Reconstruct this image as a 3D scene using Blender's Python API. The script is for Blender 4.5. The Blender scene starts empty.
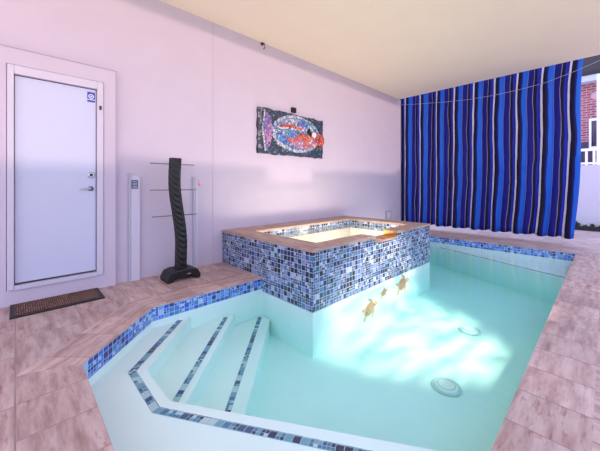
import bpy, bmesh, math, random
from mathutils import Vector, Matrix, noise as mnoise
random.seed(7)
PI = math.pi
S = bpy.context.scene
COL = S.collection

# ------------------------------------------------------------------ materials
def srgb(r, g, b):
    def f(c):
        c /= 255.0
        return c / 12.92 if c <= 0.04045 else ((c + 0.055) / 1.055) ** 2.4
    return (f(r), f(g), f(b), 1.0)

class NT:
    """small helper around a node tree"""
    def __init__(s, name):
        s.m = bpy.data.materials.new(name); s.m.use_nodes = True
        s.t = s.m.node_tree; s.t.nodes.clear()
        s.out = s.t.nodes.new('ShaderNodeOutputMaterial')
    def n(s, kind, **kw):
        nd = s.t.nodes.new('ShaderNode' + kind)
        for k, v in kw.items(): setattr(nd, k, v)
        return nd
    def l(s, a, b): s.t.links.new(a, b)
    def put(s, v, sock):
        if isinstance(v, bpy.types.NodeSocket): s.l(v, sock)
        else: sock.default_value = v
    def math(s, op, a, b=None, clamp=False):
        nd = s.n('Math', operation=op, use_clamp=clamp)
        s.put(a, nd.inputs[0])
        if b is not None: s.put(b, nd.inputs[1])
        return nd.outputs[0]
    def vec(s, op, a, b=None, scale=None):
        nd = s.n('VectorMath', operation=op)
        s.put(a, nd.inputs[0])
        if b is not None: s.put(b, nd.inputs[1])
        if scale is not None: nd.inputs['Scale'].default_value = scale
        return nd.outputs[0]
    def mix(s, fac, a, b):
        nd = s.n('Mix', data_type='RGBA')
        s.put(fac, nd.inputs[0]); s.put(a, nd.inputs[6]); s.put(b, nd.inputs[7])
        return nd.outputs[2]
    def mixf(s, fac, a, b):
        nd = s.n('Mix', data_type='FLOAT')
        s.put(fac, nd.inputs[0]); s.put(a, nd.inputs[2]); s.put(b, nd.inputs[3])
        return nd.outputs[0]
    def ramp(s, fac, stops, interp='LINEAR'):
        nd = s.n('ValToRGB'); cr = nd.color_ramp; cr.interpolation = interp
        while len(cr.elements) > 1: cr.elements.remove(cr.elements[-1])
        cr.elements[0].position = stops[0][0]; cr.elements[0].color = stops[0][1]
        for p, c in stops[1:]:
            e = cr.elements.new(p); e.color = c
        s.put(fac, nd.inputs[0])
        return nd.outputs[0]
    def noise(s, vec, scale, detail=3.0, rough=0.5):
        nd = s.n('TexNoise'); nd.inputs['Scale'].default_value = scale
        nd.inputs['Detail'].default_value = detail; nd.inputs['Roughness'].default_value = rough
        s.l(vec, nd.inputs['Vector'])
        return nd.outputs[0]
    def uv(s): return s.n('TexCoord').outputs['UV']
    def obj(s): return s.n('TexCoord').outputs['Object']
    def mapping(s, vec, scale=(1, 1, 1), rot=(0, 0, 0), loc=(0, 0, 0)):
        nd = s.n('Mapping'); nd.inputs['Scale'].default_value = scale
        nd.inputs['Rotation'].default_value = rot; nd.inputs['Location'].default_value = loc
        s.l(vec, nd.inputs['Vector']); return nd.outputs[0]
    def bsdf(s, color, rough=0.6, metal=0.0, spec=0.5, bump=None, bstr=0.2, bdist=0.01, **kw):
        b = s.n('BsdfPrincipled')
        s.put(color, b.inputs['Base Color']); s.put(rough, b.inputs['Roughness'])
        b.inputs['Metallic'].default_value = metal
        b.inputs['Specular IOR Level'].default_value = spec
        for k, v in kw.items(): b.inputs[k.replace('_', ' ')].default_value = v
        if bump is not None:
            bp = s.n('Bump'); bp.inputs['Strength'].default_value = bstr; bp.inputs['Distance'].default_value = bdist
            s.l(bump, bp.inputs['Height']); s.l(bp.outputs[0], b.inputs['Normal'])
        s.l(b.outputs[0], s.out.inputs['Surface'])
        return s.m

def plain(name, c, rough=0.6, metal=0.0, var=0.0, vscale=8.0, bump=0.0, spec=0.5):
    t = NT(name); col = srgb(*c)
    v = t.obj()
    nz = t.noise(v, vscale, 4.0)
    if var > 0:
        lo = tuple(x * (1 - var) for x in col[:3]) + (1,)
        hi = tuple(min(1, x * (1 + var)) for x in col[:3]) + (1,)
        c_ = t.ramp(nz, [(0.3, lo), (0.7, hi)])
    else: c_ = col
    return t.bsdf(c_, rough, metal, spec, bump=nz if bump > 0 else None, bstr=bump)

def travertine(name, bw, bh, rot=0.0, off=0.5, tint=(1, 1, 1)):
    t = NT(name); uv = t.mapping(t.uv(), rot=(0, 0, rot))
    br = t.n('TexBrick'); br.offset = off; br.inputs['Scale'].default_value = 1.0
    br.inputs['Brick Width'].default_value = bw; br.inputs['Row Height'].default_value = bh
    br.inputs['Mortar Size'].default_value = 0.0035; br.inputs['Mortar Smooth'].default_value = 0.2
    br.inputs['Color1'].default_value = (0, 0, 0, 1); br.inputs['Color2'].default_value = (1, 1, 1, 1)
    t.l(uv, br.inputs['Vector'])
    per = t.n('SeparateColor'); t.l(br.outputs['Color'], per.inputs[0])
    shift = t.vec('ADD', uv, t.vec('SCALE', br.outputs['Color'], scale=3.0))
    str_ = t.noise(t.mapping(shift, scale=(1.6, 9, 1)), 2.2, 6.0, 0.62)
    blot = t.noise(shift, 3.0, 4.0, 0.55)
    def T(r, g, b): return srgb(min(255, r * tint[0]), min(255, g * tint[1]), min(255, b * tint[2]))
    base = t.ramp(str_, [(0.25, T(150, 118, 112)), (0.42, T(186, 160, 156)), (0.56, T(208, 186, 182)), (0.75, T(224, 206, 202))])
    base = t.mix(t.math('MULTIPLY', t.math('SUBTRACT', blot, 0.45, True), 1.6), base, T(186, 150, 136))
    tone = t.mixf(per.outputs[0], 0.86, 1.08)
    mul = t.n('Mix', data_type='RGBA', blend_type='MULTIPLY'); mul.inputs[0].default_value = 1.0
    t.l(base, mul.inputs[6])
    cc = t.n('CombineColor'); [t.l(tone, cc.inputs[i]) for i in range(3)]
    t.l(cc.outputs[0], mul.inputs[7])
    # rust-brown pits strung out along the veins
    pit = t.noise(t.mapping(shift, scale=(7, 26, 1)), 1.5, 5.0, 0.6)
    area = t.noise(shift, 1.8, 2.0)
    pm = t.math('MULTIPLY', t.math('MULTIPLY', t.math('SUBTRACT', pit, 0.56, True), 9.0, True), t.math('MULTIPLY', t.math('SUBTRACT', area, 0.40, True), 6.0, True))
    c1 = t.mix(t.math('MULTIPLY', pm, 0.75), mul.outputs[2], srgb(150, 96, 78))
    c2 = t.mix(t.math('MULTIPLY', br.outputs['Fac'], 0.55), c1, srgb(120, 98, 98))
    h = t.math('SUBTRACT', t.math('MULTIPLY', str_, 0.4), br.outputs['Fac'])
    return t.bsdf(c2, 0.5, spec=0.35, bump=h, bstr=0.25, bdist=0.004)

def mosaic(name, size, palette, grout, split=0.45):
    """glass mosaic: square cells, some of them split into four small tiles"""
    t = NT(name); uv = t.vec('MULTIPLY', t.uv(), (1, 1, 0))
    p = t.vec('SCALE', uv, scale=1.0 / size)
    def layer(k, off):
        q = t.vec('SCALE', p, scale=k)
        c = t.vec('FLOOR', q); f = t.vec('FRACTION', q)
        wn = t.n('TexWhiteNoise', noise_dimensions='2D'); t.l(t.vec('ADD', c, (off, off * 1.7, 0)), wn.inputs['Vector'])
        sp = t.n('SeparateXYZ'); t.l(f, sp.inputs[0])
        m = t.math('MINIMUM', t.math('MINIMUM', sp.outputs[0], t.math('SUBTRACT', 1.0, sp.outputs[0])),
                   t.math('MINIMUM', sp.outputs[1], t.math('SUBTRACT', 1.0, sp.outputs[1])))
        gap = t.math('LESS_THAN', m, 0.045 * (1.0 if k == 1 else 1.35))
        return wn.outputs['Value'], gap, c
    v1, g1, c1 = layer(1.0, 5.3)
    v2, g2, c2 = layer(2.0, 11.9)
    wn = t.n('TexWhiteNoise', noise_dimensions='2D'); t.l(t.vec('ADD', c1, (37.2, 3.1, 0)), wn.inputs['Vector'])
    big = t.math('GREATER_THAN', wn.outputs['Value'], split)
    r = t.mixf(big, v2, v1); g = t.mixf(big, g2, g1)
    n = len(palette)
    tot = sum(w for _, w in palette); acc = 0; stops = []
    for c, w in palette:
        stops.append((acc / tot, srgb(*c))); acc += w
    col = t.ramp(r, stops, 'CONSTANT')
    nz = t.noise(t.uv(), 60.0, 2.0)
    col = t.mix(t.math('MULTIPLY', nz, 0.15), col, t.mix(0.5, col, srgb(190, 205, 225)))
    col = t.mix(g, col, srgb(*grout))
    rough = t.mixf(g, 0.16, 0.7)
    inv = t.math('SUBTRACT', 1.0, g)
    return t.bsdf(col, rough, spec=0.5, bump=inv, bstr=0.3, bdist=0.003)

M = {}
M['wall'] = plain('painted_stucco', (198, 187, 206), 0.85, var=0.015, vscale=3, bump=0.06)
M['ceiling'] = plain('cream_paint', (246, 231, 214), 0.9, var=0.012, vscale=2)
M['door'] = plain('door_paint', (222, 224, 240), 0.45, var=0.01)
M['trimwhite'] = plain('white_trim_paint', (200, 194, 214), 0.5)
M['steel'] = plain('brushed_steel', (190, 190, 200), 0.25, 1.0)
M['rail'] = plain('satin_rail', (128, 122, 128), 0.35, 0.3)
M['black'] = plain('black_plastic', (9, 8, 10), 0.45)
M['darkgrey'] = plain('dark_grey_plastic', (50, 48, 54), 0.5)
M['floor'] = travertine('travertine_paving', 0.61, 0.41, tint=(0.95, 0.93, 0.93))
M['coping'] = travertine('travertine_coping', 0.305, 1.0, off=0.0, tint=(0.96, 0.93, 0.92))
M['spacoping'] = travertine('travertine_spa_coping', 0.61, 2.0, off=0.0, tint=(0.93, 0.89, 0.84))
PAL_SPA = [((14, 20, 44), 3.4), ((28, 44, 88), 3.0), ((56, 82, 140), 2.6), ((84, 120, 160), 2.2), ((122, 138, 180), 2.0), ((170, 180, 206), 1.6), ((44, 96, 116), 1.6)]
PAL_POOL = [((24, 46, 116), 2.0), ((30, 78, 182), 3.0), ((48, 112, 206), 3.0), ((94, 152, 216), 2.0), ((56, 128, 172), 2.0), ((160, 190, 226), 1.6)]
PAL_STEP = [((18, 38, 74), 2.5), ((34, 74, 116), 2.4), ((58, 116, 150), 2.2), ((104, 158, 172), 2.0), ((176, 206, 206), 2.2)]
M['tile_spa'] = mosaic('blue_glass_mosaic', 0.058, PAL_SPA, (196, 198, 214))
M['tile_pool'] = mosaic('bright_blue_mosaic', 0.05, PAL_POOL, (176, 192, 224), 0.4)
M['tile_step'] = mosaic('step_edge_mosaic', 0.045, PAL_STEP, (150, 180, 190), 0.4)
M['plaster'] = plain('pool_plaster', (222, 241, 236), 0.8, var=0.02, vscale=2.5)
M['spaplaster'] = plain('spa_plaster', (248, 242, 224), 0.8, var=0.015)
M['bronze'] = plain('gilded_bronze', (190, 140, 84), 0.35, 0.6, var=0.15, vscale=30)
M['brick'] = None

def water_mat(name, dens, color, bump_scale=7.0, bstr=0.06):
    t = NT(name)
    tr = t.n('BsdfTransparent'); gl = t.n('BsdfGlossy'); gl.inputs['Roughness'].default_value = 0.14
    fr = t.n('Fresnel'); fr.inputs['IOR'].default_value = 1.33
    nz = t.noise(t.mapping(t.obj(), scale=(1, 1.4, 1)), bump_scale, 2.0)
    bp = t.n('Bump'); bp.inputs['Strength'].default_value = bstr; bp.inputs['Distance'].default_value = 0.05
    t.l(nz, bp.inputs['Height']); t.l(bp.outputs[0], gl.inputs['Normal']); t.l(bp.outputs[0], fr.inputs['Normal'])
    geo = t.n('NewGeometry')
    fac = t.math('MULTIPLY', fr.outputs[0], t.math('SUBTRACT', 1.0, geo.outputs['Backfacing']))
    mx = t.n('MixShader'); t.l(fac, mx.inputs[0]); t.l(tr.outputs[0], mx.inputs[1]); t.l(gl.outputs[0], mx.inputs[2])
    t.l(mx.outputs[0], t.out.inputs['Surface'])
    va = t.n('VolumeAbsorption'); va.inputs['Density'].default_value = dens; va.inputs['Color'].default_value = color
    t.l(va.outputs[0], t.out.inputs['Volume'])
    return t.m
M['water'] = water_mat('pool_water', 0.85, (0.63, 0.97, 0.925, 1))
M['spawater'] = water_mat('spa_water', 0.12, (0.8, 0.97, 0.9, 1), 12.0, 0.12)

# ------------------------------------------------------------------ geometry helpers
def uvs(bm):
    """metric UVs: x,y on level faces, run-length and height on upright ones"""
    lay = bm.loops.layers.uv.verify()
    bm.normal_update()
    for f in bm.faces:
        n = f.normal
        if abs(n.z) > 0.7:
            for lp in f.loops: lp[lay].uv = (lp.vert.co.x, lp.vert.co.y)
        else:
            u = Vector((-n.y, n.x, 0)).normalized()
            for lp in f.loops: lp[lay].uv = (lp.vert.co.dot(u), lp.vert.co.z)

def obj(name, bm, mat, parent=None, smooth=False, keep_uv=False, bevel=0.0):
    bmesh.ops.recalc_face_normals(bm, faces=bm.faces[:])
    if not keep_uv: uvs(bm)
    me = bpy.data.meshes.new(name); bm.to_mesh(me); bm.free()
    if smooth:
        for p in me.polygons: p.use_smooth = True
    me.materials.append(mat)
    o = bpy.data.objects.new(name, me); COL.objects.link(o)
    if parent: o.parent = parent
    if bevel > 0:
        b = o.modifiers.new('bevel', 'BEVEL'); b.width = bevel; b.segments = 2; b.limit_method = 'ANGLE'
    return o

def tag(o, label, cat, group=None, kind=None):
    if label: o['label'] = label
    if cat: o['category'] = cat
    if group: o['group'] = group
    if kind: o['kind'] = kind
    return o

def thing(name, label, cat, loc=(0, 0, 0), rz=0.0, group=None):
    o = bpy.data.objects.new(name, None); COL.objects.link(o)
    o.empty_display_size = 0.1
    o.location = loc; o.rotation_euler = (0, 0, rz)
    return tag(o, label, cat, group)

def struct(name, bm, mat, parent=None, **kw):
    o = obj(name, bm, mat, parent, **kw)
    if parent is None: o['kind'] = 'structure'
    return o

def NB(): return bmesh.new()

def box(bm, a, b):
    x0, y0, z0 = a; x1, y1, z1 = b
    v = [bm.verts.new(p) for p in ((x0, y0, z0), (x1, y0, z0), (x1, y1, z0), (x0, y1, z0), (x0, y0, z1), (x1, y0, z1), (x1, y1, z1), (x0, y1, z1))]
    for q in ((0, 3, 2, 1), (4, 5, 6, 7), (0, 1, 5, 4), (1, 2, 6, 5), (2, 3, 7, 6), (3, 0, 4, 7)):
        bm.faces.new([v[i] for i in q])
    return v

def prism(bm, poly, z0, z1):
    lo = [bm.verts.new((x, y, z0)) for x, y in poly]; hi = [bm.verts.new((x, y, z1)) for x, y in poly]
    n = len(poly)
    bm.faces.new(lo[::-1]); bm.faces.new(hi)
    for i in range(n): bm.faces.new((lo[i], lo[(i + 1) % n], hi[(i + 1) % n], hi[i]))

def prism_x(bm, poly, x0, x1):
    """polygon given as (y, z), extruded along x"""
    lo = [bm.verts.new((x0, y, z)) for y, z in poly]; hi = [bm.verts.new((x1, y, z)) for y, z in poly]
    n = len(poly)
    bm.faces.new(lo[::-1]); bm.faces.new(hi)
    for i in range(n): bm.faces.new((lo[i], lo[(i + 1) % n], hi[(i + 1) % n], hi[i]))

def tube(bm, pts, r, seg=10, cap=True):
    pts = [Vector(p) for p in pts]; rings = []
    for i, p in enumerate(pts):
        d = (pts[min(i + 1, len(pts) - 1)] - pts[max(i - 1, 0)]).normalized()
        a = d.cross(Vector((0, 0, 1)))
        if a.length < 1e-3: a = d.cross(Vector((0, 1, 0)))
        a.normalize(); b = d.cross(a)
        rr = r[i] if isinstance(r, (list, tuple)) else r
        rings.append([bm.verts.new(p + a * rr * math.cos(2 * PI * k / seg) + b * rr * math.sin(2 * PI * k / seg)) for k in range(seg)])
    for i in range(len(rings) - 1):
        for k in range(seg):
            bm.faces.new((rings[i][k], rings[i][(k + 1) % seg], rings[i + 1][(k + 1) % seg], rings[i + 1][k]))
    if cap: bm.faces.new(rings[0][::-1]); bm.faces.new(rings[-1])

def lathe(bm, prof, seg=32, mat=Matrix()):
    rings = []
    for r, z in prof:
        if r < 1e-6: rings.append([bm.verts.new(mat @ Vector((0, 0, z)))])
        else: rings.append([bm.verts.new(mat @ Vector((r * math.cos(2 * PI * k / seg), r * math.sin(2 * PI * k / seg), z))) for k in range(seg)])
    for a, b in zip(rings, rings[1:]):
        for k in range(seg):
            k2 = (k + 1) % seg
            if len(a) == 1: bm.faces.new((a[0], b[k], b[k2]))
            elif len(b) == 1: bm.faces.new((a[k], a[k2], b[0]))
            else: bm.faces.new((a[k], a[k2], b[k2], b[k]))

def ellipsoid(bm, c, r, rot=Matrix(), seg=20, rings=12):
    prof = [(math.sin(PI * i / rings), -math.cos(PI * i / rings)) for i in range(rings + 1)]
    m = Matrix.Translation(c) @ rot.to_4x4() @ Matrix.Diagonal((r[0], r[1], r[2], 1))
    prof[0] = (0, -1); prof[-1] = (0, 1)
    lathe(bm, prof, seg, m)

def offset_poly(poly, d):
    """inset a counter-clockwise polygon by d (negative grows it)"""
    n = len(poly); out = []
    for i in range(n):
        p0, p1, p2 = Vector(poly[i - 1]), Vector(poly[i]), Vector(poly[(i + 1) % n])
        e1 = (p1 - p0).normalized(); e2 = (p2 - p1).normalized()
        n1 = Vector((-e1.y, e1.x)); n2 = Vector((-e2.y, e2.x))
        k = d / (1 + n1.dot(n2))
        q = p1 + (n1 + n2) * k; out.append((q.x, q.y))
    return out

def ring_prism(bm, outer, inner, z0, z1, skip=()):
    n = len(outer)
    for i in range(n):
        if i in skip: continue
        j = (i + 1) % n
        o0, o1, i0, i1 = outer[i], outer[j], inner[i], inner[j]
        v = [bm.verts.new((*p, z)) for z in (z0, z1) for p in (o0, o1, i1, i0)]
        for q in ((3, 2, 1, 0), (4, 5, 6, 7), (0, 1, 5, 4), (1, 2, 6, 5), (2, 3, 7, 6), (3, 0, 4, 7)):
            bm.faces.new([v[k] for k in q])

# ------------------------------------------------------------------ key dimensions (metres)
ZC = 3.50                    # ceiling
WL = -0.132                   # pool water level
ZF = -0.65                   # pool floor
POOL = [(1.615, 0.305), (3.61, 0.305), (3.61, 6.76), (0.99, 6.76), (0.99, 0.93)]   # counter-clockwise
SX0, SX1, SY0, SY1 = 0.0, 1.86, 2.20, 5.15     # spa
ZS = 0.48

# ------------------------------------------------------------------ setting
# paving with the pool cut out: four strips and the corner piece
bm = NB()
cut = offset_poly(POOL, -0.30)
cx0, cx1, cy0, cy1 = 0.70, 3.91, 0.03, 7.06
def quad(bm, pts, z=0.0): bm.faces.new([bm.verts.new((*p, z)) for p in pts])
FX1, FY0, FY1 = 7.2, -2.6, 10.6
quad(bm, [(0, FY0), (FX1, FY0), (FX1, cut[0][1]), (0, cut[0][1])])
quad(bm, [(cut[1][0], cut[1][1]), (FX1, cut[1][1]), (FX1, FY1), (cut[1][0], FY1)])
quad(bm, [(0, cut[2][1]), (cut[2][0], cut[2][1]), (cut[2][0], FY1), (0, FY1)])
quad(bm, [(0, cut[0][1]), cut[0], cut[4], (cut[4][0], SY0), (0, SY0)])
ext = bmesh.ops.extrude_face_region(bm, geom=bm.faces[:])
bmesh.ops.translate(bm, vec=(0, 0, -0.03), verts=[g for g in ext['geom'] if isinstance(g, bmesh.types.BMVert)])
struct('floor', bm, M['floor'])

bm = NB(); box(bm, (-0.2, FY0, -0.03), (0, 7.70, ZC)); struct('wall_left', bm, M['wall'])
bm = NB(); box(bm, (-0.2, FY0, ZC), (4.35, 7.60, ZC + 0.3)); struct('ceiling', bm, M['ceiling'])
# shallow raised panel of render around the door, with the door opening in it
DY0, DY1, DZ0, DZ1 = -0.005, 0.648, 0.20, 2.20
PX = 0.05
bm = NB()
for a, b in (((0, -0.19, -0.0), (PX, -0.06, 2.445)), ((0, 0.715, 0), (PX, 0.83, 2.445)), ((0, -0.06, 2.29), (PX, 0.715, 2.445)), ((0, -0.06, 0), (PX, 0.715, 0.15))): box(bm, a, b)
struct('trim_1', bm, M['wall'])
bm = NB()
box(bm, (0, 0.828, 0), (PX + 0.004, 0.838, 2.452)); box(bm, (0, -0.20, 0), (PX + 0.004, -0.188, 2.452)); box(bm, (0, -0.188, 2.443), (PX + 0.004, 0.828, 2.452))
struct('trim_4', bm, plain('panel_joint', (170, 158, 182), 0.8))
# control joint in the stucco
bm = NB(); box(bm, (0, 2.055, 0), (0.004, 2.068, ZC)); struct('trim_2', bm, plain('joint_sealant', (196, 178, 196), 0.8))
# door
d = bpy.data.objects.new('door_1', None); COL.objects.link(d); d.location = (0, DY0, 0); d['kind'] = 'structure'
def local(bm, off): bmesh.ops.translate(bm, vec=off, verts=bm.verts[:]); return bm
off = (0, -DY0, 0)
t = NT('door_grain'); g = t.noise(t.mapping(t.uv(), scale=(14, 0.9, 1)), 3.0, 5.0, 0.65)
M['doorskin'] = t.bsdf(srgb(194, 198, 224), 0.42, bump=g, bstr=0.22, bdist=0.004)
bm = NB(); box(bm, (0.004, DY0 + 0.004, DZ0), (0.022, DY1 - 0.004, DZ1 - 0.005)); obj('door_panel', local(bm, off), M['doorskin'], d)
bm = NB()
box(bm, (0, -0.055, 0.15), (0.065, DY0 - 0.002, 2.285)); box(bm, (0, DY1 + 0.002, 0.15), (0.065, 0.71, 2.285)); box(bm, (0, DY0 - 0.002, DZ1), (0.065, DY1 + 0.002, 2.285))
obj('door_frame', local(bm, off), M['trimwhite'], d, bevel=0.006)
bm = NB(); box(bm, (0, DY0 - 0.002, 0.15), (0.075, DY1 + 0.002, DZ0 - 0.012)); obj('threshold', local(bm, off), M['trimwhite'], d)
bm = NB(); box(bm, (0, DY0, DZ0 - 0.012), (0.03, DY1, DZ0 + 0.004)); obj('door_sweep', local(bm, off), M['darkgrey'], d)
bm = NB(); box(bm, (0.002, DY0 - 0.002, DZ1 - 0.006), (0.03, DY1 + 0.002, DZ1 + 0.001)); box(bm, (0.002, DY1 - 0.005, DZ0), (0.024, DY1 + 0.003, DZ1)); obj('door_seal', local(bm, off), M['darkgrey'], d)
RX = Matrix.Rotation(PI / 2, 4, 'Y')
RXm = Matrix.Rotation(PI / 2, 4, 'X')
bm = NB()
lathe(bm, [(0, 0), (0.028, 0), (0.028, 0.008), (0.011, 0.012), (0.011, 0.05), (0, 0.05)], 20, Matrix.Translation((0.022, 0.595, 1.105)) @ RX)
tube(bm, [(0.066, 0.60, 1.105), (0.07, 0.585, 1.105), (0.07, 0.53, 1.107), (0.066, 0.495, 1.104)], [0.011, 0.011, 0.009, 0.008], 10)
tag(obj('lever_handle', local(bm, off), M['steel'], d, smooth=True), 'steel lever handle', None)
bm = NB()
lathe(bm, [(0, 0), (0.034, 0), (0.034, 0.012), (0.026, 0.02), (0, 0.02)], 20, Matrix.Translation((0.022, 0.60, 1.255)) @ RX)
db = obj('deadbolt', local(bm, off), M['steel'], d)
bm = NB(); lathe(bm, [(0, 0), (0.017, 0), (0.014, 0.01), (0, 0.01)], 16, Matrix.Translation((0.042, 0.60, 1.255)) @ RX); obj('lock_cylinder', local(bm, off), M['darkgrey'], db)
# blue warning sticker in the top corner
bm = NB(); box(bm, (0.022, 0.566, 2.055), (0.0235, 0.636, 2.165)); st = obj('sticker', local(bm, off), plain('sticker_blue', (40, 58, 168), 0.4), d); st['label'] = 'blue alarm sticker'
wh = plain('sticker_white', (226, 230, 246), 0.4)
bm = NB(); lathe(bm, [(0.017, 0), (0.025, 0), (0.025, 0.001), (0.017, 0.001), (0.017, 0)], 24, Matrix.Translation((0.0236, 0.601, 2.118)) @ RX)
lathe(bm, [(0, 0), (0.008, 0), (0.008, 0.001), (0, 0.001)], 14, Matrix.Translation((0.0236, 0.601, 2.118)) @ RX)
obj('sticker_emblem', local(bm, off), wh, st)
bm = NB(); box(bm, (0.0236, 0.566, 2.078), (0.0246, 0.636, 2.086)); obj('sticker_band', local(bm, off), wh, st)
bm = NB(); box(bm, (0.065, 0.668, 1.975), (0.078, 0.69, 2.02)); tag(obj('door_sensor', local(bm, off), M['darkgrey'], d, bevel=0.003), 'small grey door sensor', None)

# ------------------------------------------------------------------ pool
pool = thing('swimming_pool', 'in-ground plunge pool of aqua water with blue mosaic waterline and corner steps', 'swimming pool', (1.0, 0.33, 0))
po = (-1.0, -0.33, 0)
def P_(name, bm, mat, **kw): return obj(name, local(bm, po), mat, pool, **kw)
# shell
bm = NB()
inner = POOL; outer = offset_poly(POOL, -0.12)
ring_prism(bm, outer, inner, ZF - 0.12, -0.0145)
prism(bm, outer, ZF - 0.12, ZF)
P_('basin', bm, M['plaster'])
# band of tile above the water
bm = NB(); ring_prism(bm, POOL, offset_poly(POOL, 0.004), WL - 0.006, -0.0145); tag(P_('waterline_tile', bm, M['tile_pool']), 'blue mosaic tile band', None)
# coping stones round the rim: each side its own run, laid along its own edge
co = offset_poly(POOL, -0.30); ci = offset_poly(POOL, 0.004)
for i in range(5):
    j = (i + 1) % 5
    quads = [(co[i], co[j], ci[j], ci[i])]
    if i == 3:   # the left side stops at the spa and goes on behind it
        quads = [(((0.70, 2.20)), co[4], ci[4], (1.004, 2.20))]
    bm = NB(); lay = bm.loops.layers.uv.verify()
    for q in quads:
        b2 = NB(); prism(b2, list(q), -0.014, 0.0); b2.to_mesh(tmp := bpy.data.meshes.new('tmp')); b2.free(); bm.from_mesh(tmp); bpy.data.meshes.remove(tmp)
    bmesh.ops.recalc_face_normals(bm, faces=bm.faces[:])
    e = (Vector(POOL[j]) - Vector(POOL[i])).normalized(); nn = Vector((-e.y, e.x))
    lay = bm.loops.layers.uv.verify()
    for f in bm.faces:
        for lp in f.loops:
            c = Vector((lp.vert.co.x, lp.vert.co.y)) - Vector(POOL[i])
            lp[lay].uv = (c.dot(e) + 0.1, c.dot(nn) + 0.5 + lp.vert.co.z + i * 3)
    obj('coping', local(bm, po), M['coping'], pool, keep_uv=True)
# benches and steps
ZB, Z1, Z2 = -0.20, -0.33, -0.47
d2 = Vector((0.837, 0.547))
bench_in = [(0.99, 1.30), (1.63, 0.69), (2.06, 0.69)]
far = Vector(bench_in[2]); end = far + d2 * ((3.61 - far.x) / d2.x)
bm = NB(); prism(bm, [(0.99, 0.93), (1.615, 0.305), (3.61, 0.305), (end.x, end.y), bench_in[2], bench_in[1], bench_in[0]], ZF, ZB); P_('bench', bm, M['plaster'])
def on_bench(dd):      # point of the bench edge where x + y = dd
    k = (dd - (far.x + far.y)) / (d2.x + d2.y); q = far + d2 * k; return (q.x, q.y)
p1, p2 = on_bench(2.81), on_bench(3.35)
bm = NB(); prism(bm, [bench_in[0], bench_in[1], bench_in[2], p1, (1.0, 1.81)], ZF, Z1); P_('step', bm, M['plaster'])
bm = NB(); prism(bm, [(1.0, 1.81), p1, p2, (3.35 - SY0, SY0), (1.0, SY0)], ZF, Z2); P_('step', bm, M['plaster'])
bm = NB(); prism(bm, [(1.30, 6.76), (3.61, 5.82), (3.61, 6.76)], ZF, -0.235); P_('bench', bm, M['plaster'])
def strip(pts, w, z):
    bm = NB(); lay = bm.loops.layers.uv.verify()
    n = len(pts); P = [Vector(p) for p in pts]; L = []; Rr = []
    for i in range(n):
        e1 = (P[i] - P[i - 1]).normalized() if i else (P[1] - P[0]).normalized()
        e2 = (P[i + 1] - P[i]).normalized() if i < n - 1 else e1
        n1 = Vector((-e1.y, e1.x)); n2 = Vector((-e2.y, e2.x)); m = (n1 + n2) / (1 + n1.dot(n2))
        L.append(P[i] + m * w / 2); Rr.append(P[i] - m * w / 2)
    run = 0.0
    for i in range(n - 1):
        ln = (P[i + 1] - P[i]).length
        v = [bm.verts.new((*q, zz)) for zz in (z - 0.01, z + 0.003) for q in (Rr[i], Rr[i + 1], L[i + 1], L[i])]
        for q in ((3, 2, 1, 0), (4, 5, 6, 7), (0, 1, 5, 4), (1, 2, 6, 5), (2, 3, 7, 6), (3, 0, 4, 7)):
            f = bm.faces.new([v[k] for k in q])
            for lp, k in zip(f.loops, q):
                lp[lay].uv = (run + (ln if k % 4 in (1, 2) else 0), w if k % 4 in (2, 3) else 0.0)
        run += ln
    o = obj('edge_tile', local(bm, po), M['tile_step'], pool, keep_uv=True)
    o['label'] = 'dark blue mosaic edge strip'
e_ = far + d2 * 1.75 + Vector((d2.y, -d2.x)) * 0.11
strip([(1.012, 1.178), (1.585, 0.605), (2.085, 0.605), (e_.x, e_.y)], 0.05, ZB)
strip([(1.012, 1.69), (1.93, 0.77)], 0.046, Z1)
strip([(1.02, 2.15), (2.09, 1.08)], 0.046, Z2)
strip([(1.42, 6.735), (3.60, 5.85)], 0.035, -0.235)
# water body
bm = NB(); prism(bm, offset_poly(POOL, -0.03), ZF - 0.03, WL)
tag(P_('water', bm, M['water']), 'clear aqua water', None)

# ------------------------------------------------------------------ spa
spa = thing('hot_tub', 'raised rectangular spa in blue mosaic tile with travertine rim against the wall', 'hot tub', (0, SY0, 0))
so = (0, -SY0, 0)
def Sp(name, bm, mat, **kw): return obj(name, local(bm, so), mat, spa, **kw)
IX0, IX1, IY0, IY1 = 0.42, 1.63, 2.50, 4.80
TZ = ZS - 0.035
NY0, NY1 = 3.40, 3.98      # spillway notch in the pool side
ring_o = [(SX0 + 0.002, SY0 + 0.012), (SX1 - 0.012, SY0 + 0.012), (SX1 - 0.012, SY1 - 0.012), (SX0 + 0.002, SY1 - 0.012)]
ring_i = [(IX0 - 0.03, IY0 - 0.03), (IX1 + 0.03, IY0 - 0.03), (IX1 + 0.03, IY1 + 0.03), (IX0 - 0.03, IY1 + 0.03)]
ZN = 0.40
bm = NB()
box(bm, (SX0 + 0.002, SY0 + 0.012, -0.18), (SX1 - 0.012, IY0 - 0.03, TZ)); box(bm, (SX0 + 0.002, IY1 + 0.03, -0.18), (SX1 - 0.012, SY1 - 0.012, TZ))
box(bm, (SX0 + 0.002, IY0 - 0.03, -0.18), (IX0 - 0.03, IY1 + 0.03, TZ))
for a, b, zt in ((IY0 - 0.03, NY0, TZ), (NY0, NY1, ZN - 0.02), (NY1, IY1 + 0.03, TZ)): box(bm, (IX1 + 0.03, a, -0.18), (SX1 - 0.012, b, zt))
tag(Sp('tiled_wall', bm, M['tile_spa']), 'blue mosaic tiled wall', None)
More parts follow.
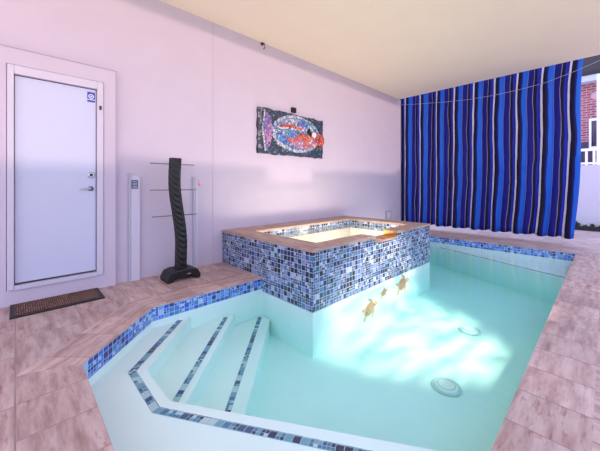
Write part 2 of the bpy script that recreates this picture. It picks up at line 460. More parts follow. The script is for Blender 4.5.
bm = NB(); prism(bm, [(SX0 + 0.6, SY0 + 0.014), (SX1 - 0.014, SY0 + 0.014), (SX1 - 0.014, SY1 - 0.014), (SX0 + 0.6, SY1 - 0.014)], ZF + 0.001, -0.16)
tag(Sp('footing', bm, M['plaster']), 'white plaster base under water', None)
bm = NB()
for a, b in (((SX0 + 0.002, SY0, TZ), (SX1, IY0, ZS)), ((SX0 + 0.002, IY0, TZ), (IX0, IY1, ZS)), ((SX0 + 0.002, IY1, TZ), (SX1, SY1, ZS)), ((IX1, IY0, TZ), (SX1, NY0, ZS)), ((IX1, NY1, TZ), (SX1, IY1, ZS))): box(bm, a, b)
tag(Sp('rim', bm, M['spacoping'], bevel=0.006), 'travertine rim', None)
# basin inside: tile band then plaster
bm = NB(); ring_prism(bm, [(IX0 - 0.028, IY0 - 0.028), (IX1 + 0.028, IY0 - 0.028), (IX1 + 0.028, IY1 + 0.028), (IX0 - 0.028, IY1 + 0.028)], [(IX0, IY0), (IX1, IY0), (IX1, IY1), (IX0, IY1)], 0.30, TZ, skip=(1,))
for a, b in ((IY0, NY0), (NY1, IY1)): box(bm, (IX1, a, 0.30), (IX1 + 0.028, b, TZ))
tag(Sp('inner_tile', bm, M['tile_spa']), 'mosaic tile band inside the rim', None)
bm = NB()
ring_prism(bm, [(IX0 - 0.028, IY0 - 0.028), (IX1 + 0.028, IY0 - 0.028), (IX1 + 0.028, IY1 + 0.028), (IX0 - 0.028, IY1 + 0.028)], [(IX0, IY0), (IX1, IY0), (IX1, IY1), (IX0, IY1)], -0.10, 0.30)
box(bm, (IX0, IY0, -0.14), (IX1, IY1, -0.10))
Sp('tub', bm, M['spaplaster'])
bm = NB(); ring_prism(bm, [(IX0, IY0), (IX1, IY0), (IX1, IY1), (IX0, IY1)], [(IX0 + 0.35, IY0 + 0.35), (IX1 - 0.35, IY0 + 0.35), (IX1 - 0.35, IY1 - 0.35), (IX0 + 0.35, IY1 - 0.35)], -0.10, 0.10)
Sp('bench', bm, M['spaplaster'])
bm = NB(); box(bm, (IX0, IY0, -0.10), (IX1, IY1, 0.385)); tag(Sp('water', bm, M['spawater']), 'pale lit water', None)
# spillway: bronze trough through the rim, stone lip
bm = NB()
box(bm, (IX1 - 0.0, NY0 + 0.001, ZN - 0.019), (SX1 + 0.005, NY1 - 0.001, ZN - 0.004))
tag(Sp('spillway_lip', bm, M['spacoping']), 'travertine spillway lip', None)
bm = NB()
box(bm, (IX1 + 0.01, NY1 - 0.012, ZN - 0.004), (SX1 - 0.02, NY1, ZS - 0.004))
box(bm, (IX1 + 0.01, NY1 - 0.30, ZN - 0.0035), (SX1 - 0.03, NY1 - 0.012, ZN + 0.006))
tag(Sp('spillway', bm, M['bronze']), 'gold coloured spillway', None)

# ------------------------------------------------------------------ turtles on the plaster under the spillway
gold = plain('turtle_gold', (196, 156, 118), 0.4, var=0.25, vscale=60)
gold2 = plain('turtle_shell_mosaic', (180, 132, 92), 0.35, var=0.4, vscale=90)
def turtle(y, z, ang, s, label):
    # local frame: +x out of the wall, head along +y
    r = thing('turtle_mosaic', label, 'turtle ornament', (SX1 - 0.014, y, z), 0, 'turtle ornaments on the spa wall')
    r.rotation_euler = (ang, 0, 0)
    bm = NB()
    ellipsoid(bm, (0.004 * s, 0, 0), (0.022 * s, 0.13 * s, 0.095 * s), seg=24, rings=14)
    for k in range(5): ellipsoid(bm, (0.02 * s, (-0.08 + 0.04 * k) * s, 0), (0.008 * s, 0.016 * s, 0.03 * s), seg=10, rings=6)
    obj('shell', bm, gold2, r, smooth=True)
    bm = NB(); tube(bm, [(0.008 * s, 0.115 * s, 0), (0.012 * s, 0.15 * s, 0)], 0.026 * s); ellipsoid(bm, (0.012 * s, 0.175 * s, 0), (0.02 * s, 0.042 * s, 0.032 * s), seg=14, rings=8); obj('head', bm, gold, r, smooth=True)
    for sg in (-1, 1):
        bm = NB()
        prism_x(bm, [((0.085 + a) * s, sg * b * s * 0.72) for a, b in ((0, 0.05), (0.03, 0.09), (0.02, 0.14), (-0.03, 0.20), (-0.075, 0.235), (-0.06, 0.19), (-0.03, 0.13), (-0.04, 0.07))], 0.0, 0.012 * s)
        obj('front_flipper', bm, gold, r, bevel=0.003 * s)
        bm = NB()
        prism_x(bm, [((-0.09 - a) * s, sg * b * s) for a, b in ((-0.02, 0.05), (0.02, 0.075), (0.08, 0.10), (0.11, 0.09), (0.09, 0.06), (0.03, 0.02))], 0.0, 0.012 * s)
        obj('rear_flipper', bm, gold, r, bevel=0.003 * s)
    bm = NB(); prism_x(bm, [(-0.12 * s, 0.015 * s), (-0.17 * s, 0), (-0.12 * s, -0.015 * s)], 0, 0.01 * s); obj('tail', bm, gold, r)
turtle(3.27, -0.445, 0.32, 0.85, 'gold sea turtle ornament under water nearest the front corner of the spa')
turtle(3.62, -0.325, 0.3, 0.45, 'smallest gold turtle ornament, between the two larger turtles on the spa wall')
turtle(4.14, -0.33, 0.25, 0.9, 'large gold sea turtle ornament below the far end of the spillway')

# ------------------------------------------------------------------ drain covers on the pool floor
dw = plain('drain_plastic', (232, 236, 234), 0.5); dg = plain('drain_slot_grey', (196, 212, 212), 0.6)  # slots and ring in a slightly greyer tone than the cover
def drain(x, y, label):
    r = thing('drain_cover', label, 'drain cover', (x, y, ZF + 0.001), 0, 'drain covers on the pool floor')
    bm = NB(); lathe(bm, [(0.112, 0), (0.124, 0.004), (0.12, 0.014), (0.105, 0.017), (0.098, 0.006), (0.098, 0)], 36); obj('ring', bm, dg, r, smooth=True)
    bm = NB(); lathe(bm, [(0, 0.03), (0.05, 0.029), (0.08, 0.024), (0.097, 0.012), (0.097, 0.0), (0, 0)], 36); g = obj('grate', bm, dw, r, smooth=True)
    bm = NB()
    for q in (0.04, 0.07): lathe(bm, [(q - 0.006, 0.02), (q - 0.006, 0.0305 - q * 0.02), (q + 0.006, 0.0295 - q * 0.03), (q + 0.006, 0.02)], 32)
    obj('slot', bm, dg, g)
drain(2.97, 2.75, 'round white drain cover on the pool floor nearer the camera')
drain(2.79, 4.02, 'round white drain cover on the pool floor farther off, toward the curtain')

# ------------------------------------------------------------------ towel rack
tr = thing('towel_rack', 'freestanding black wavy towel stand with three thin rails beside the pool', 'towel rack', (0.33, 1.46, 0))
t = NT('black_woven'); uv = t.uv()
w1 = t.n('TexWave', wave_type='BANDS', bands_direction='DIAGONAL'); w1.inputs['Scale'].default_value = 9.0; w1.inputs['Distortion'].default_value = 0.4
t.l(uv, w1.inputs['Vector'])
M['woven'] = t.bsdf(t.ramp(w1.outputs['Fac'], [(0.2, srgb(4, 3, 4)), (0.8, srgb(15, 12, 14))]), 0.45, bump=w1.outputs['Fac'], bstr=0.5, bdist=0.01)
ctrl = [(0.11, 0.0), (0.27, 0.004), (0.46, 0.008), (0.62, -0.004), (0.80, -0.03), (0.95, -0.055), (1.13, -0.075), (1.30, -0.073), (1.47, -0.062)]
def sway(z):
    for (z0, y0), (z1, y1) in zip(ctrl, ctrl[1:]):
        if z <= z1 + 1e-6:
            k = (z - z0) / (z1 - z0); return y0 + (y1 - y0) * k
    return ctrl[-1][1]
def swayS(z): return sum(sway(min(1.47, max(0.11, z + q))) for q in (-0.06, -0.03, 0, 0.03, 0.06)) / 5
bm = NB(); lay = bm.loops.layers.uv.verify(); rings = []
for i in range(41):
    z = 0.10 + 1.37 * i / 40
    c = swayS(z); w = 0.066
    pts = [(0.05 * math.copysign(abs(math.cos(a)) ** 0.5, math.cos(a)), c + w * math.copysign(abs(math.sin(a)) ** 0.5, math.sin(a))) for a in [2 * PI * (k + 0.5) / 16 for k in range(16)]]
    rings.append([bm.verts.new((x, y, z)) for x, y in pts])
for i in range(40):
    for k in range(16):
        f = bm.faces.new((rings[i][k], rings[i][(k + 1) % 16], rings[i + 1][(k + 1) % 16], rings[i + 1][k]))
        for lp, (ii, kk) in zip(f.loops, ((i, k), (i, k + 1), (i + 1, k + 1), (i + 1, k))): lp[lay].uv = (abs(kk - 8) * 0.03, ii * 0.034)
bm.faces.new(rings[0][::-1]); bm.faces.new(rings[-1])
obj('column', bm, M['woven'], tr, keep_uv=True)
# saddle shaped base, arched underneath
arch = [(-0.20, 0.0), (-0.135, 0.0)] + [(-0.135 * math.cos(PI * k / 8), 0.05 * math.sin(PI * k / 8)) for k in range(1, 8)] + [(0.135, 0.0), (0.20, 0.0), (0.205, 0.045), (0.165, 0.115), (0.10, 0.135), (-0.10, 0.135), (-0.165, 0.115), (-0.205, 0.045)]
bm = NB(); prism_x(bm, arch, -0.12, 0.12); bs = obj('base', bm, M['black'], tr, bevel=0.012)
bm = NB(); box(bm, (0.1195, 0.03, 0.07), (0.1215, 0.075, 0.082)); obj('badge', bm, M['steel'], bs)
for zz, ya, yb in ((1.40, -0.33, 0.20), (1.085, -0.33, 0.23), (0.77, -0.31, 0.23)):
    bm = NB(); tube(bm, [(-0.062, ya, zz), (-0.062, yb, zz)], 0.007, 10)
    tube(bm, [(-0.045, swayS(zz), zz), (-0.062, swayS(zz), zz)], 0.011, 8)
    tag(obj('rail', bm, M['rail'], tr, smooth=True), 'thin steel towel rail', None)

# ------------------------------------------------------------------ doormat
mat_ = thing('doormat', 'brown woven doormat with black border below the white door', 'doormat', (0.235, 0.31, 0))
t = NT('coir_weave'); ck = t.n('TexBrick'); ck.inputs['Scale'].default_value = 1.0; ck.inputs['Brick Width'].default_value = 0.03; ck.inputs['Row Height'].default_value = 0.016; ck.inputs['Mortar Size'].default_value = 0.003
ck.inputs['Color1'].default_value = srgb(150, 108, 84); ck.inputs['Color2'].default_value = srgb(96, 62, 56); ck.inputs['Mortar'].default_value = srgb(44, 32, 36)
t.l(t.uv(), ck.inputs['Vector']); M['coir'] = t.bsdf(ck.outputs['Color'], 0.95)
bm = NB(); box(bm, (-0.17, -0.31, 0.002), (0.17, 0.31, 0.016)); obj('pile', bm, M['coir'], mat_)
bm = NB(); ring_prism(bm, [(-0.2, -0.345), (0.2, -0.345), (0.2, 0.345), (-0.2, 0.345)], [(-0.168, -0.31), (0.168, -0.31), (0.168, 0.31), (-0.168, 0.31)], 0.0, 0.012); tag(obj('border', bm, M['black'], mat_), 'black rubber border', None)

# ------------------------------------------------------------------ wall posts
p1o = thing('wall_post', 'tall white square post on the wall beside the door surround, grey tag near top', 'post', (0.0, 1.03, 0))
bm = NB(); box(bm, (0, -0.04, 0), (0.05, 0.055, 1.26)); obj('post_body', bm, M['trimwhite'], p1o, bevel=0.004)
bm = NB(); box(bm, (0, -0.062, 0.0), (0.03, -0.041, 1.285)); tag(obj('channel', bm, plain('grey_channel', (178, 178, 194), 0.5), p1o), 'grey channel strip', None)
bm = NB(); box(bm, (0.05, -0.04, 1.10), (0.056, 0.03, 1.205)); tg = obj('tag', bm, plain('tag_slate', (84, 92, 128), 0.5), p1o); tg['label'] = 'slate grey tag'
bm = NB()
for zz in (1.185, 1.165, 1.15, 1.13, 1.115): box(bm, (0.0562, -0.025, zz - 0.004), (0.0568, 0.02, zz + 0.002))
obj('tag_lines', bm, plain('tag_pale', (170, 176, 200), 0.5), tg)
p2o = thing('wall_post', 'slim grey-white post on the wall behind the towel stand, pink lamp at its top', 'post', (0.0, 1.79, 0))
bm = NB(); box(bm, (0, -0.005, 0), (0.035, 0.03, 1.245)); obj('post_body', bm, M['trimwhite'], p2o, bevel=0.004)
bm = NB(); box(bm, (0, -0.032, 0), (0.028, -0.006, 1.25)); tag(obj('channel', bm, bpy.data.materials['grey_channel'], p2o), 'grey channel strip', None)
bm = NB(); ellipsoid(bm, (0.035, 0.058, 1.172), (0.026, 0.03, 0.03)); tube(bm, [(0.03, 0.028, 1.172), (0.03, 0.05, 1.172)], 0.016); tag(obj('lamp', bm, plain('pink_lens', (236, 176, 196), 0.3), p2o, smooth=True), 'pink round lamp', None)

# ------------------------------------------------------------------ fish mosaic on the wall
A0, A1, B0, B1 = 2.83, 4.41, 1.67, 2.42
art = thing('fish_mosaic', 'dark mosaic panel of a big colourful fish hung on the stucco wall', 'wall art', (0.0, 2.83, 1.67))
def pebble(name, pal, scale, rough=0.3):
    t = NT(name); vo = t.n('TexVoronoi'); vo.inputs['Scale'].default_value = scale
    t.l(t.obj(), vo.inputs['Vector'])
    sp = t.n('SeparateColor'); t.l(vo.outputs['Color'], sp.inputs[0])
    st = [(i / len(pal), srgb(*c)) for i, c in enumerate(pal)]
    c = t.ramp(sp.outputs[0], st, 'CONSTANT')
    v2 = t.n('TexVoronoi', feature='DISTANCE_TO_EDGE'); v2.inputs['Scale'].default_value = scale; t.l(t.obj(), v2.inputs['Vector'])
    e = t.math('LESS_THAN', v2.outputs['Distance'], 0.06)
    return t.bsdf(t.mix(e, c, srgb(46, 52, 66)), rough, bump=v2.outputs['Distance'], bstr=0.4, bdist=0.01)
mb = pebble('mosaic_sea', [(24, 40, 58), (32, 66, 84), (20, 30, 48), (60, 92, 104), (34, 52, 96), (112, 124, 132), (28, 44, 60), (70, 66, 110)], 30)
mp = pebble('mosaic_pale', [(196, 204, 220), (160, 176, 206), (216, 206, 210), (120, 140, 186), (226, 222, 226)], 26)
mbl = pebble('mosaic_blue', [(60, 90, 178), (86, 140, 220), (120, 96, 190), (90, 170, 196), (170, 196, 228), (100, 176, 170)], 20)
mre = pebble('mosaic_red', [(206, 66, 52), (226, 104, 72), (180, 46, 62), (238, 146, 96)], 30)
mpk = pebble('mosaic_pink', [(200, 150, 180), (234, 140, 110), (176, 120, 176), (226, 200, 190), (222, 90, 70)], 24)
mpu = pebble('mosaic_violet', [(136, 100, 180), (176, 130, 190), (210, 140, 150), (110, 110, 190)], 28)
# board with a slightly ragged outline
pts = []
random.seed(3)
W_, H_ = 1.58, 0.75
for k in range(24): pts.append((W_ * k / 24, random.uniform(-0.012, 0.012)))
for k in range(12): pts.append((W_ + random.uniform(-0.012, 0.012), H_ * k / 12))
for k in range(24): pts.append((W_ * (1 - k / 24), H_ + random.uniform(-0.014, 0.014)))
for k in range(12): pts.append((random.uniform(-0.014, 0.014), H_ * (1 - k / 12)))
bm = NB(); prism_x(bm, pts, 0.005, 0.035); obj('board', bm, mb, art)
def blob(name, pts, x0, x1, m, par=art, bev=0.004):
    bm = NB(); prism_x(bm, pts, x0, x1); return obj(name, bm, m, par, bevel=bev)
def ell(cy, cz, ry, rz, n=28, a0=0, a1=2 * PI):
    return [(cy + ry * math.cos(a0 + (a1 - a0) * k / n), cz + rz * math.sin(a0 + (a1 - a0) * k / n)) for k in range(n if abs(a1 - a0 - 2 * PI) < 1e-6 else n + 1)]
blob('outline', ell(0.88, 0.40, 0.60, 0.335, 40), 0.034, 0.045, mp)
fb = blob('fish_body', ell(0.90, 0.40, 0.55, 0.285, 40), 0.044, 0.056, mbl)
blob('upper_side', ell(0.85, 0.42, 0.47, 0.24, 20, 0.25, PI - 0.1), 0.055, 0.064, mp, fb)
blob('lower_side', ell(1.00, 0.32, 0.36, 0.18, 16, PI, 2 * PI - 0.15), 0.055, 0.063, mpk, fb)
blob('red_patch', ell(1.00, 0.29, 0.19, 0.13, 18, 0, PI), 0.063, 0.072, mre, fb)
blob('back_stripe', [(0.42, 0.47), (0.7, 0.50), (0.95, 0.47), (1.0, 0.51), (0.72, 0.555), (0.45, 0.52)], 0.063, 0.07, mre, fb)
blob('cheek', ell(1.22, 0.30, 0.19, 0.13, 20), 0.063, 0.07, mpk, fb)
blob('crown', ell(1.0, 0.58, 0.17, 0.065, 18), 0.063, 0.07, mbl, fb)
blob('mouth', ell(1.46, 0.35, 0.125, 0.12, 20), 0.044, 0.075, mre)
blob('gill', [(1.10, 0.46), (1.20, 0.36), (1.22, 0.44), (1.18, 0.54), (1.12, 0.53)], 0.07, 0.077, M['black'], fb)
ey = blob('eye', ell(1.29, 0.43, 0.06, 0.055, 18), 0.07, 0.078, plain('eye_white', (226, 220, 214), 0.3), fb)
blob('stone_edge', [(0.0, 0.02), (0.06, 0.02), (0.07, 0.73), (0.0, 0.73)], 0.034, 0.05, pebble('mosaic_stone', [(60, 64, 80), (112, 108, 122), (40, 40, 56), (150, 140, 150)], 22))
blob('tail', [(0.16, 0.70), (0.11, 0.40), (0.17, 0.06), (0.24, 0.14), (0.31, 0.38), (0.25, 0.62)], 0.034, 0.052, mpu)
blob('tail_edge', [(0.13, 0.74), (0.07, 0.40), (0.14, 0.03), (0.165, 0.06), (0.105, 0.40), (0.155, 0.71)], 0.034, 0.048, mp)
for cy, cz, w, h, m in ((0.42, 0.40, 0.05, 0.02, mp), (0.53, 0.40, 0.03, 0.03, mp), (0.46, 0.18, 0.07, 0.025, mp), (0.62, 0.26, 0.035, 0.035, mpu), (0.70, 0.20, 0.03, 0.03, mp)):
    blob('bead', ell(cy, cz, w, h, 12), 0.034, 0.068, m)

bm = NB(); box(bm, (0, -0.05, -0.045), (0.05, 0.05, 0.045)); box(bm, (0.05, -0.02, -0.02), (0.062, 0.02, 0.02))
o = obj('picture_bracket', bm, M['black'], bevel=0.006); o.location = (0, 3.63, 2.50); tag(o, 'small black bracket on the wall just above the fish mosaic', 'bracket')
bm = NB(); tube(bm, [(0.0, 0, 0.03), (0.05, 0, 0.03), (0.065, 0, 0.0), (0.06, 0.01, -0.05), (0.03, 0.01, -0.065)], 0.008, 8); lathe(bm, [(0, 0), (0.03, 0), (0.025, 0.012), (0, 0.012)], 16, Matrix.Translation((0, 0, 0.03)) @ RX)
o = obj('wall_hook', bm, M['darkgrey'], smooth=True); o.location = (0, 2.94, 3.45); tag(o, 'small dark hook high on the wall near the ceiling', 'hook')
op = thing('outlet_cover', 'white outlet cover low on the wall behind the spa, near the curtain', 'outlet', (0, 7.01, 0.36))
bm = NB(); ring_prism(bm, [(-0.13, -0.10), (0.13, -0.10), (0.13, 0.10), (-0.13, 0.10)], [(-0.11, -0.085), (0.11, -0.085), (0.11, 0.085), (-0.11, 0.085)], 0, 0.03)
bmesh.ops.transform(bm, matrix=Matrix(((0, 0, 1, 0), (1, 0, 0, 0), (0, 1, 0, 0), (0, 0, 0, 1))), verts=bm.verts[:]); obj('frame', bm, plain('outlet_grey', (150, 146, 170), 0.5), op)
bm = NB(); box(bm, (0, -0.11, -0.085), (0.025, 0.11, 0.085)); obj('lid', bm, M['trimwhite'], op)

# ------------------------------------------------------------------ curtain
CY = 7.78
cur = thing('curtain', 'full height outdoor curtain in blue, navy and white vertical stripes', 'curtain', (1.8, CY, 0.15))
t = NT('striped_canvas'); uv = t.uv(); sp = t.n('SeparateXYZ'); t.l(uv, sp.inputs[0])
wob = t.noise(t.mapping(uv, scale=(3, 1.1, 1)), 1.0, 2.0)
u = t.math('ADD', sp.outputs[0], t.math('MULTIPLY', t.math('SUBTRACT', wob, 0.5), 0.07))
per = t.math('FRACT', t.math('ADD', t.math('DIVIDE', u, 0.42), 0.80))
NV, BK, VB, LB, WT, TN = srgb(16, 20, 140), srgb(12, 11, 52), srgb(36, 52, 190), srgb(26, 106, 216), srgb(232, 228, 238), srgb(150, 140, 180)
cs = t.ramp(per, [(0.0, WT), (0.085, BK), (0.20, NV), (0.25, LB), (0.48, TN), (0.50, NV), (0.70, TN), (0.72, BK), (0.82, VB)], 'CONSTANT')
tb = t.n('BsdfTranslucent'); df = t.n('BsdfPrincipled'); df.inputs['Roughness'].default_value = 0.75
t.l(cs, tb.inputs[0]); t.l(cs, df.inputs['Base Color'])
mx = t.n('MixShader'); mx.inputs[0].default_value = 0.35; t.l(df.outputs[0], mx.inputs[1]); t.l(tb.outputs[0], mx.inputs[2]); t.l(mx.outputs[0], t.out.inputs['Surface'])
M['canvas'] = t.m
bm = NB(); lay = bm.loops.layers.uv.verify()
NU, NVv = 300, 36
grid = []
for i in range(NU + 1):
    s = i / NU; row = []
    for j in range(NVv + 1):
        v = j / NVv; z = 0.14 + (3.62 - 0.14) * v
        xr = 3.52 + 0.19 * v ** 1.4 + 0.05 * math.sin(v * 5.0)       # free right edge leans and bellies out
        x = -0.25 + (xr + 0.25) * s
        ph = (s * 3.87 - 0.25) * 2 * PI / 0.21
        a = 0.012 + 0.018 * (1 - v) + 0.006 * math.sin(s * 23)
        y = a * math.sin(ph + 0.5 * math.sin(s * 17 + v * 1.2)) + 0.02 * math.sin(ph * 0.5 + 1.0 + v)
        x += 0.012 * math.cos(ph * 1.0) * (1 - 0.4 * v)
        z2 = z + (0.010 * math.sin(ph) if j == 0 else 0) + (0.010 * math.cos(ph * 0.5) if j == 0 else 0) + (-0.04 + 0.01 * s if j == 0 else 0)
        row.append((bm.verts.new((x - 1.8, y, z2 - 0.15)), (s * 3.87 - 0.25, z)))
    grid.append(row)
for i in range(NU):
    for j in range(NVv):
        q = (grid[i][j], grid[i + 1][j], grid[i + 1][j + 1], grid[i][j + 1])
        f = bm.faces.new([k[0] for k in q])
        for lp, k in zip(f.loops, q): lp[lay].uv = k[1]
cl = obj('cloth', bm, M['canvas'], cur, smooth=True, keep_uv=True)
sm = cl.modifiers.new('thick', 'SOLIDIFY'); sm.thickness = 0.004
bm = NB(); tube(bm, [(-2.0, 0, 3.56), (1.9, 0, 3.56)], 0.012, 10); obj('rod', bm, M['steel'], cur)
bm = NB()
cp = [(0.0, 7.66, 3.36), (0.56, 7.66, 3.28), (1.19, 7.66, 3.20), (1.75, 7.66, 3.15), (2.25, 7.66, 3.14), (2.7, 7.66, 3.16), (3.11, 7.66, 3.20), (3.55, 7.66, 3.31), (4.34, 7.66, 3.56)]
tube(bm, cp, 0.005, 8)
tag(obj('cable', bm, plain('cable_grey', (150, 150, 170), 0.5)), 'thin grey cable sagging across the top of the striped curtain', 'cable')

# ------------------------------------------------------------------ outside
bm = NB(); box(bm, (-1.5, 10.6, 0), (9.5, 10.8, 1.66)); struct('wall_back', bm, plain('garden_wall_render', (226, 218, 232), 0.85, var=0.02))
# wall on the open side, out of the picture: its stepped top throws the shade line across the stucco
SUN_EL = math.radians(2.4); SUN_AZ = 0.16
wx_ = 9.0; drop = wx_ / math.cos(SUN_AZ) * math.tan(SUN_EL); dy = -wx_ * math.tan(SUN_AZ)
bm = NB()
for y0, y1, z in ((-8.0, 0.85, 1.36), (0.85, 1.28, 1.48), (1.28, 3.04, 1.44), (3.04, 4.15, 1.21), (4.15, 7.5, 1.44), (7.5, 12.5, 1.56)):
    box(bm, (wx_, y0 + dy, -0.03), (wx_ + 0.2, y1 + dy, z + drop))
struct('wall_right', bm, bpy.data.materials['garden_wall_render'])
# ground strip of planting soil at the foot of the garden wall
bm = NB(); box(bm, (2.2, 10.28, 0), (7.0, 10.58, 0.09)); struct('trim_3', bm, plain('dark_soil', (52, 46, 48), 0.95, var=0.3, vscale=30))
leafm = plain('leaf_green', (78, 92, 62), 0.6, var=0.35, vscale=20)
def shrub(x, y, s, label):
    r = thing('border_plant', label, 'plant', (x, y, 0.045), random.uniform(0, 6), 'small plants along the garden wall')
    bm = NB(); bs = NB()
    for k in range(16):
        a = 2 * PI * k / 16 + random.uniform(-.2, .2); el = random.uniform(0.85, 1.4); ln = s * random.uniform(0.6, 1.1)
        dv = Vector((math.cos(a) * math.cos(el), math.sin(a) * math.cos(el), math.sin(el)))
        side = Vector((-math.sin(a), math.cos(a), 0)) * ln * 0.16
        tip = dv * ln + Vector((0, 0, -0.1 * ln)); mid = dv * ln * 0.55
        up = Vector((0, 0, 0.01 * s))
        v = [bm.verts.new(q) for q in (Vector((0, 0, 0.0)), mid + side, tip, mid - side, mid + up)]
        for f in ((0, 1, 4), (1, 2, 4), (2, 3, 4), (3, 0, 4), (0, 3, 2, 1)): bm.faces.new([v[i] for i in f])
    obj('leaves', bm, leafm, r)
    tube(bs, [(0, 0, -0.01), (0, 0, s * 0.35)], 0.008 + 0.01 * s, 8); obj('stem', bs, plain('stem_brown', (84, 66, 52), 0.8) if 'stem_brown' not in bpy.data.materials else bpy.data.materials['stem_brown'], r)
for x, s, lb in ((3.445, 0.20, 'leafy plant at the foot of the garden wall, right at the curtain edge'), (3.59, 0.13, 'low small plant by the garden wall, next after the curtain-edge plant'), (3.72, 0.17, 'leafy plant by the garden wall, midway between curtain and photo edge'), (3.865, 0.15, 'rightmost low plant at the foot of the garden wall')):
    shrub(x, 10.42, s, lb)
# neighbour's house
hs = thing('house', "neighbouring brick house with white balcony behind the garden wall", 'house', (3.5, 14.0, 0))
t = NT('red_brick'); br = t.n('TexBrick'); br.inputs['Scale'].default_value = 1.0; br.inputs['Brick Width'].default_value = 0.22; br.inputs['Row Height'].default_value = 0.085; br.inputs['Mortar Size'].default_value = 0.012
br.inputs['Color1'].default_value = srgb(160, 92, 108); br.inputs['Color2'].default_value = srgb(126, 66, 88); br.inputs['Mortar'].default_value = srgb(180, 150, 162); t.l(t.uv(), br.inputs['Vector'])
M['brick'] = t.bsdf(br.outputs['Color'], 0.85)
bm = NB(); box(bm, (-2.5, 0, 0), (5.5, 4, 4.60)); obj('brick_wall', bm, M['brick'], hs)
bm = NB(); box(bm, (-2.7, -0.35, 4.58), (5.7, 4.2, 4.78)); tag(obj('fascia', bm, plain('fascia_blue', (176, 186, 226), 0.5), hs), 'pale blue-white roof edge', None)
bm = NB(); prism(bm, [(-2.7, -0.4), (5.7, -0.4), (5.7, 4.2), (-2.7, 4.2)], 4.79, 4.90)
v = [bm.verts.new(p) for p in ((-2.7, -0.4, 4.90), (5.7, -0.4, 4.90), (5.7, 4.2, 4.90), (-2.7, 4.2, 4.90), (-0.5, 0.9, 6.6), (3.5, 0.9, 6.6))]
for f in ((0, 1, 5, 4), (1, 2, 5), (2, 3, 4, 5), (3, 0, 4), (0, 3, 2, 1)): bm.faces.new([v[i] for i in f])
obj('roof', bm, plain('dark_roof', (48, 40, 48), 0.8), hs)
wp = plain('rail_white', (226, 226, 244), 0.5)
bm = NB(); box(bm, (0.10, -0.03, 2.42), (1.3, 0.0, 3.32)); wf = obj('window', bm, plain('window_dark', (70, 62, 84), 0.15), hs)
bm = NB(); ring_prism(bm, [(0.06, 2.36), (1.34, 2.36), (1.34, 3.38), (0.06, 3.38)], [(0.12, 2.44), (1.26, 2.44), (1.26, 3.30), (0.12, 3.30)], 0, 0.05)
bmesh.ops.transform(bm, matrix=Matrix(((1, 0, 0, 0), (0, 0, -1, 0), (0, 1, 0, 0), (0, 0, 0, 1))), verts=bm.verts[:]); obj('window_frame', bm, wp, wf)
bm = NB(); box(bm, (-0.9, -1.0, 1.55), (5.0, -0.001, 1.72)); obj('balcony_floor', bm, wp, hs)
bm = NB(); box(bm, (-0.9, -1.0, 2.22), (5.0, -0.94, 2.30)); box(bm, (-0.9, -1.0, 1.80), (5.0, -0.94, 1.86))
for k in range(34): box(bm, (-0.85 + 0.17 * k, -0.99, 1.72), (-0.79 + 0.17 * k, -0.95, 2.24))
tag(obj('railing', bm, wp, hs), 'white balcony railing', None)
for k in range(3):
    x = 0.26 + 1.6 * k; bm = NB(); box(bm, (x, -1.02, 0), (x + 0.12, -0.9, 4.58)); obj('column', bm, wp, hs)
bm = NB(); lathe(bm, [(0, 0.05), (0.06, 0.05), (0.12, 0.03), (0.14, 0.0)], 24, Matrix.Translation((0.24, 0.0, 4.15)) @ RXm); tag(obj('wall_ornament', bm, plain('ornament_stone', (186, 160, 176), 0.7), hs, smooth=True), 'round pale ornament on the brick', None)
bm = NB(); box(bm, (-0.3, -0.03, 1.72), (0.16, 0.0, 2.6)); obj('shutter', bm, plain('shutter_dark', (64, 52, 78), 0.5), hs)

# ------------------------------------------------------------------ light
w = bpy.data.worlds.new('World'); S.world = w; w.use_nodes = True; nt = w.node_tree; nt.nodes.clear()
out = nt.nodes.new('ShaderNodeOutputWorld'); bg = nt.nodes.new('ShaderNodeBackground')
tc = nt.nodes.new('ShaderNodeTexCoord'); sx = nt.nodes.new('ShaderNodeSeparateXYZ'); rp = nt.nodes.new('ShaderNodeValToRGB')
mr = nt.nodes.new('ShaderNodeMapRange'); mr.inputs['From Min'].default_value = -1; mr.inputs['From Max'].default_value = 1
nt.links.new(tc.outputs['Generated'], sx.inputs[0]); nt.links.new(sx.outputs['Z'], mr.inputs['Value']); nt.links.new(mr.outputs[0], rp.inputs[0])
cr = rp.color_ramp; cr.elements[0].position = 0.0; cr.elements[0].color = (1.0, 0.86, 0.68, 1)
cr.elements[1].position = 0.47; cr.elements[1].color = (1.0, 0.88, 0.76, 1)
for p, c in ((0.53, (0.78, 0.82, 1.10, 1)), (0.75, (0.72, 0.81, 1.14, 1)), (1.0, (0.58, 0.73, 1.18, 1))):
    e = cr.elements.new(p); e.color = c
nt.links.new(rp.outputs[0], bg.inputs[0]); bg.inputs[1].default_value = 1.75
nt.links.new(bg.outputs[0], out.inputs[0])

def lamp(name, kind, loc, energy, color, direction=None, **kw):
    l = bpy.data.lights.new(name, kind); l.energy = energy; l.color = color
    for k, v in kw.items(): setattr(l, k, v)
    o = bpy.data.objects.new(name, l); COL.objects.link(o); o.location = loc
    if direction: o.rotation_euler = Vector(direction).to_track_quat('-Z', 'Y').to_euler()
    return o
lamp('evening_sun', 'SUN', (8, -2, 4), 1.0, (1.0, 0.74, 0.62), (-math.cos(SUN_AZ) * math.cos(SUN_EL), math.sin(SUN_AZ) * math.cos(SUN_EL), -math.sin(SUN_EL)), angle=math.radians(1.2))
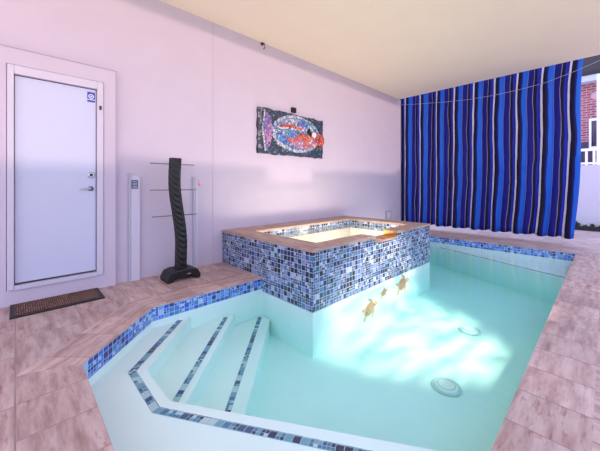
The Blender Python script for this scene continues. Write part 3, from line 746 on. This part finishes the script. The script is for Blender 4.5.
# added spotlight, no real source, for the bright patch below the spillway; its beam is broken up like light through ripples
LP = Vector((4.9, 3.3, 2.5)); LT = Vector((2.0, 3.5, -0.6))
pl = lamp('added_pool_spot', 'SPOT', LP, 1500, (1.0, 0.84, 0.66), LT - LP, spot_size=math.radians(35), spot_blend=0.6, shadow_soft_size=0.06)
L = pl.data; L.use_nodes = True; ln = L.node_tree; ln.nodes.clear()
lo = ln.nodes.new('ShaderNodeOutputLight'); em = ln.nodes.new('ShaderNodeEmission'); ltc = ln.nodes.new('ShaderNodeTexCoord')
lm = ln.nodes.new('ShaderNodeMapping'); lm.inputs['Scale'].default_value = (8, 50, 8); lm.inputs['Rotation'].default_value = (0, 0, 0.25)
lz = ln.nodes.new('ShaderNodeTexNoise'); lz.inputs['Scale'].default_value = 1.0; lz.inputs['Detail'].default_value = 2.5; lz.inputs['Distortion'].default_value = 0.6
lr = ln.nodes.new('ShaderNodeValToRGB'); lr.color_ramp.elements[0].position = 0.38; lr.color_ramp.elements[0].color = (0.06, 0.06, 0.06, 1); lr.color_ramp.elements[1].position = 0.62
ln.links.new(ltc.outputs['Normal'], lm.inputs[0]); ln.links.new(lm.outputs[0], lz.inputs['Vector']); ln.links.new(lz.outputs[0], lr.inputs[0])
ln.links.new(lr.outputs[0], em.inputs['Strength']); ln.links.new(em.outputs[0], lo.inputs[0])
# lamps inside the spa
for y in (3.0, 4.1): lamp('spa_lamp', 'POINT', (1.02, y, 0.22), 18.0, (1.0, 0.92, 0.68), shadow_soft_size=0.1)

# ------------------------------------------------------------------ camera
cam = bpy.data.cameras.new('camera'); co_ = bpy.data.objects.new('camera', cam); COL.objects.link(co_)
co_.location = (3.95, 0.0, 1.145); co_.rotation_euler = (PI / 2, 0, math.radians(46.0))
cam.sensor_width = 36.0; cam.lens = 36.0 * 295 / 600; cam.shift_y = -40.5 / 600; cam.clip_start = 0.02
S.camera = co_
S.view_settings.view_transform = 'Standard'; S.view_settings.look = 'None'; S.view_settings.gamma = 1.0; S.view_settings.use_curve_mapping = False
S.view_settings.exposure = 0.3
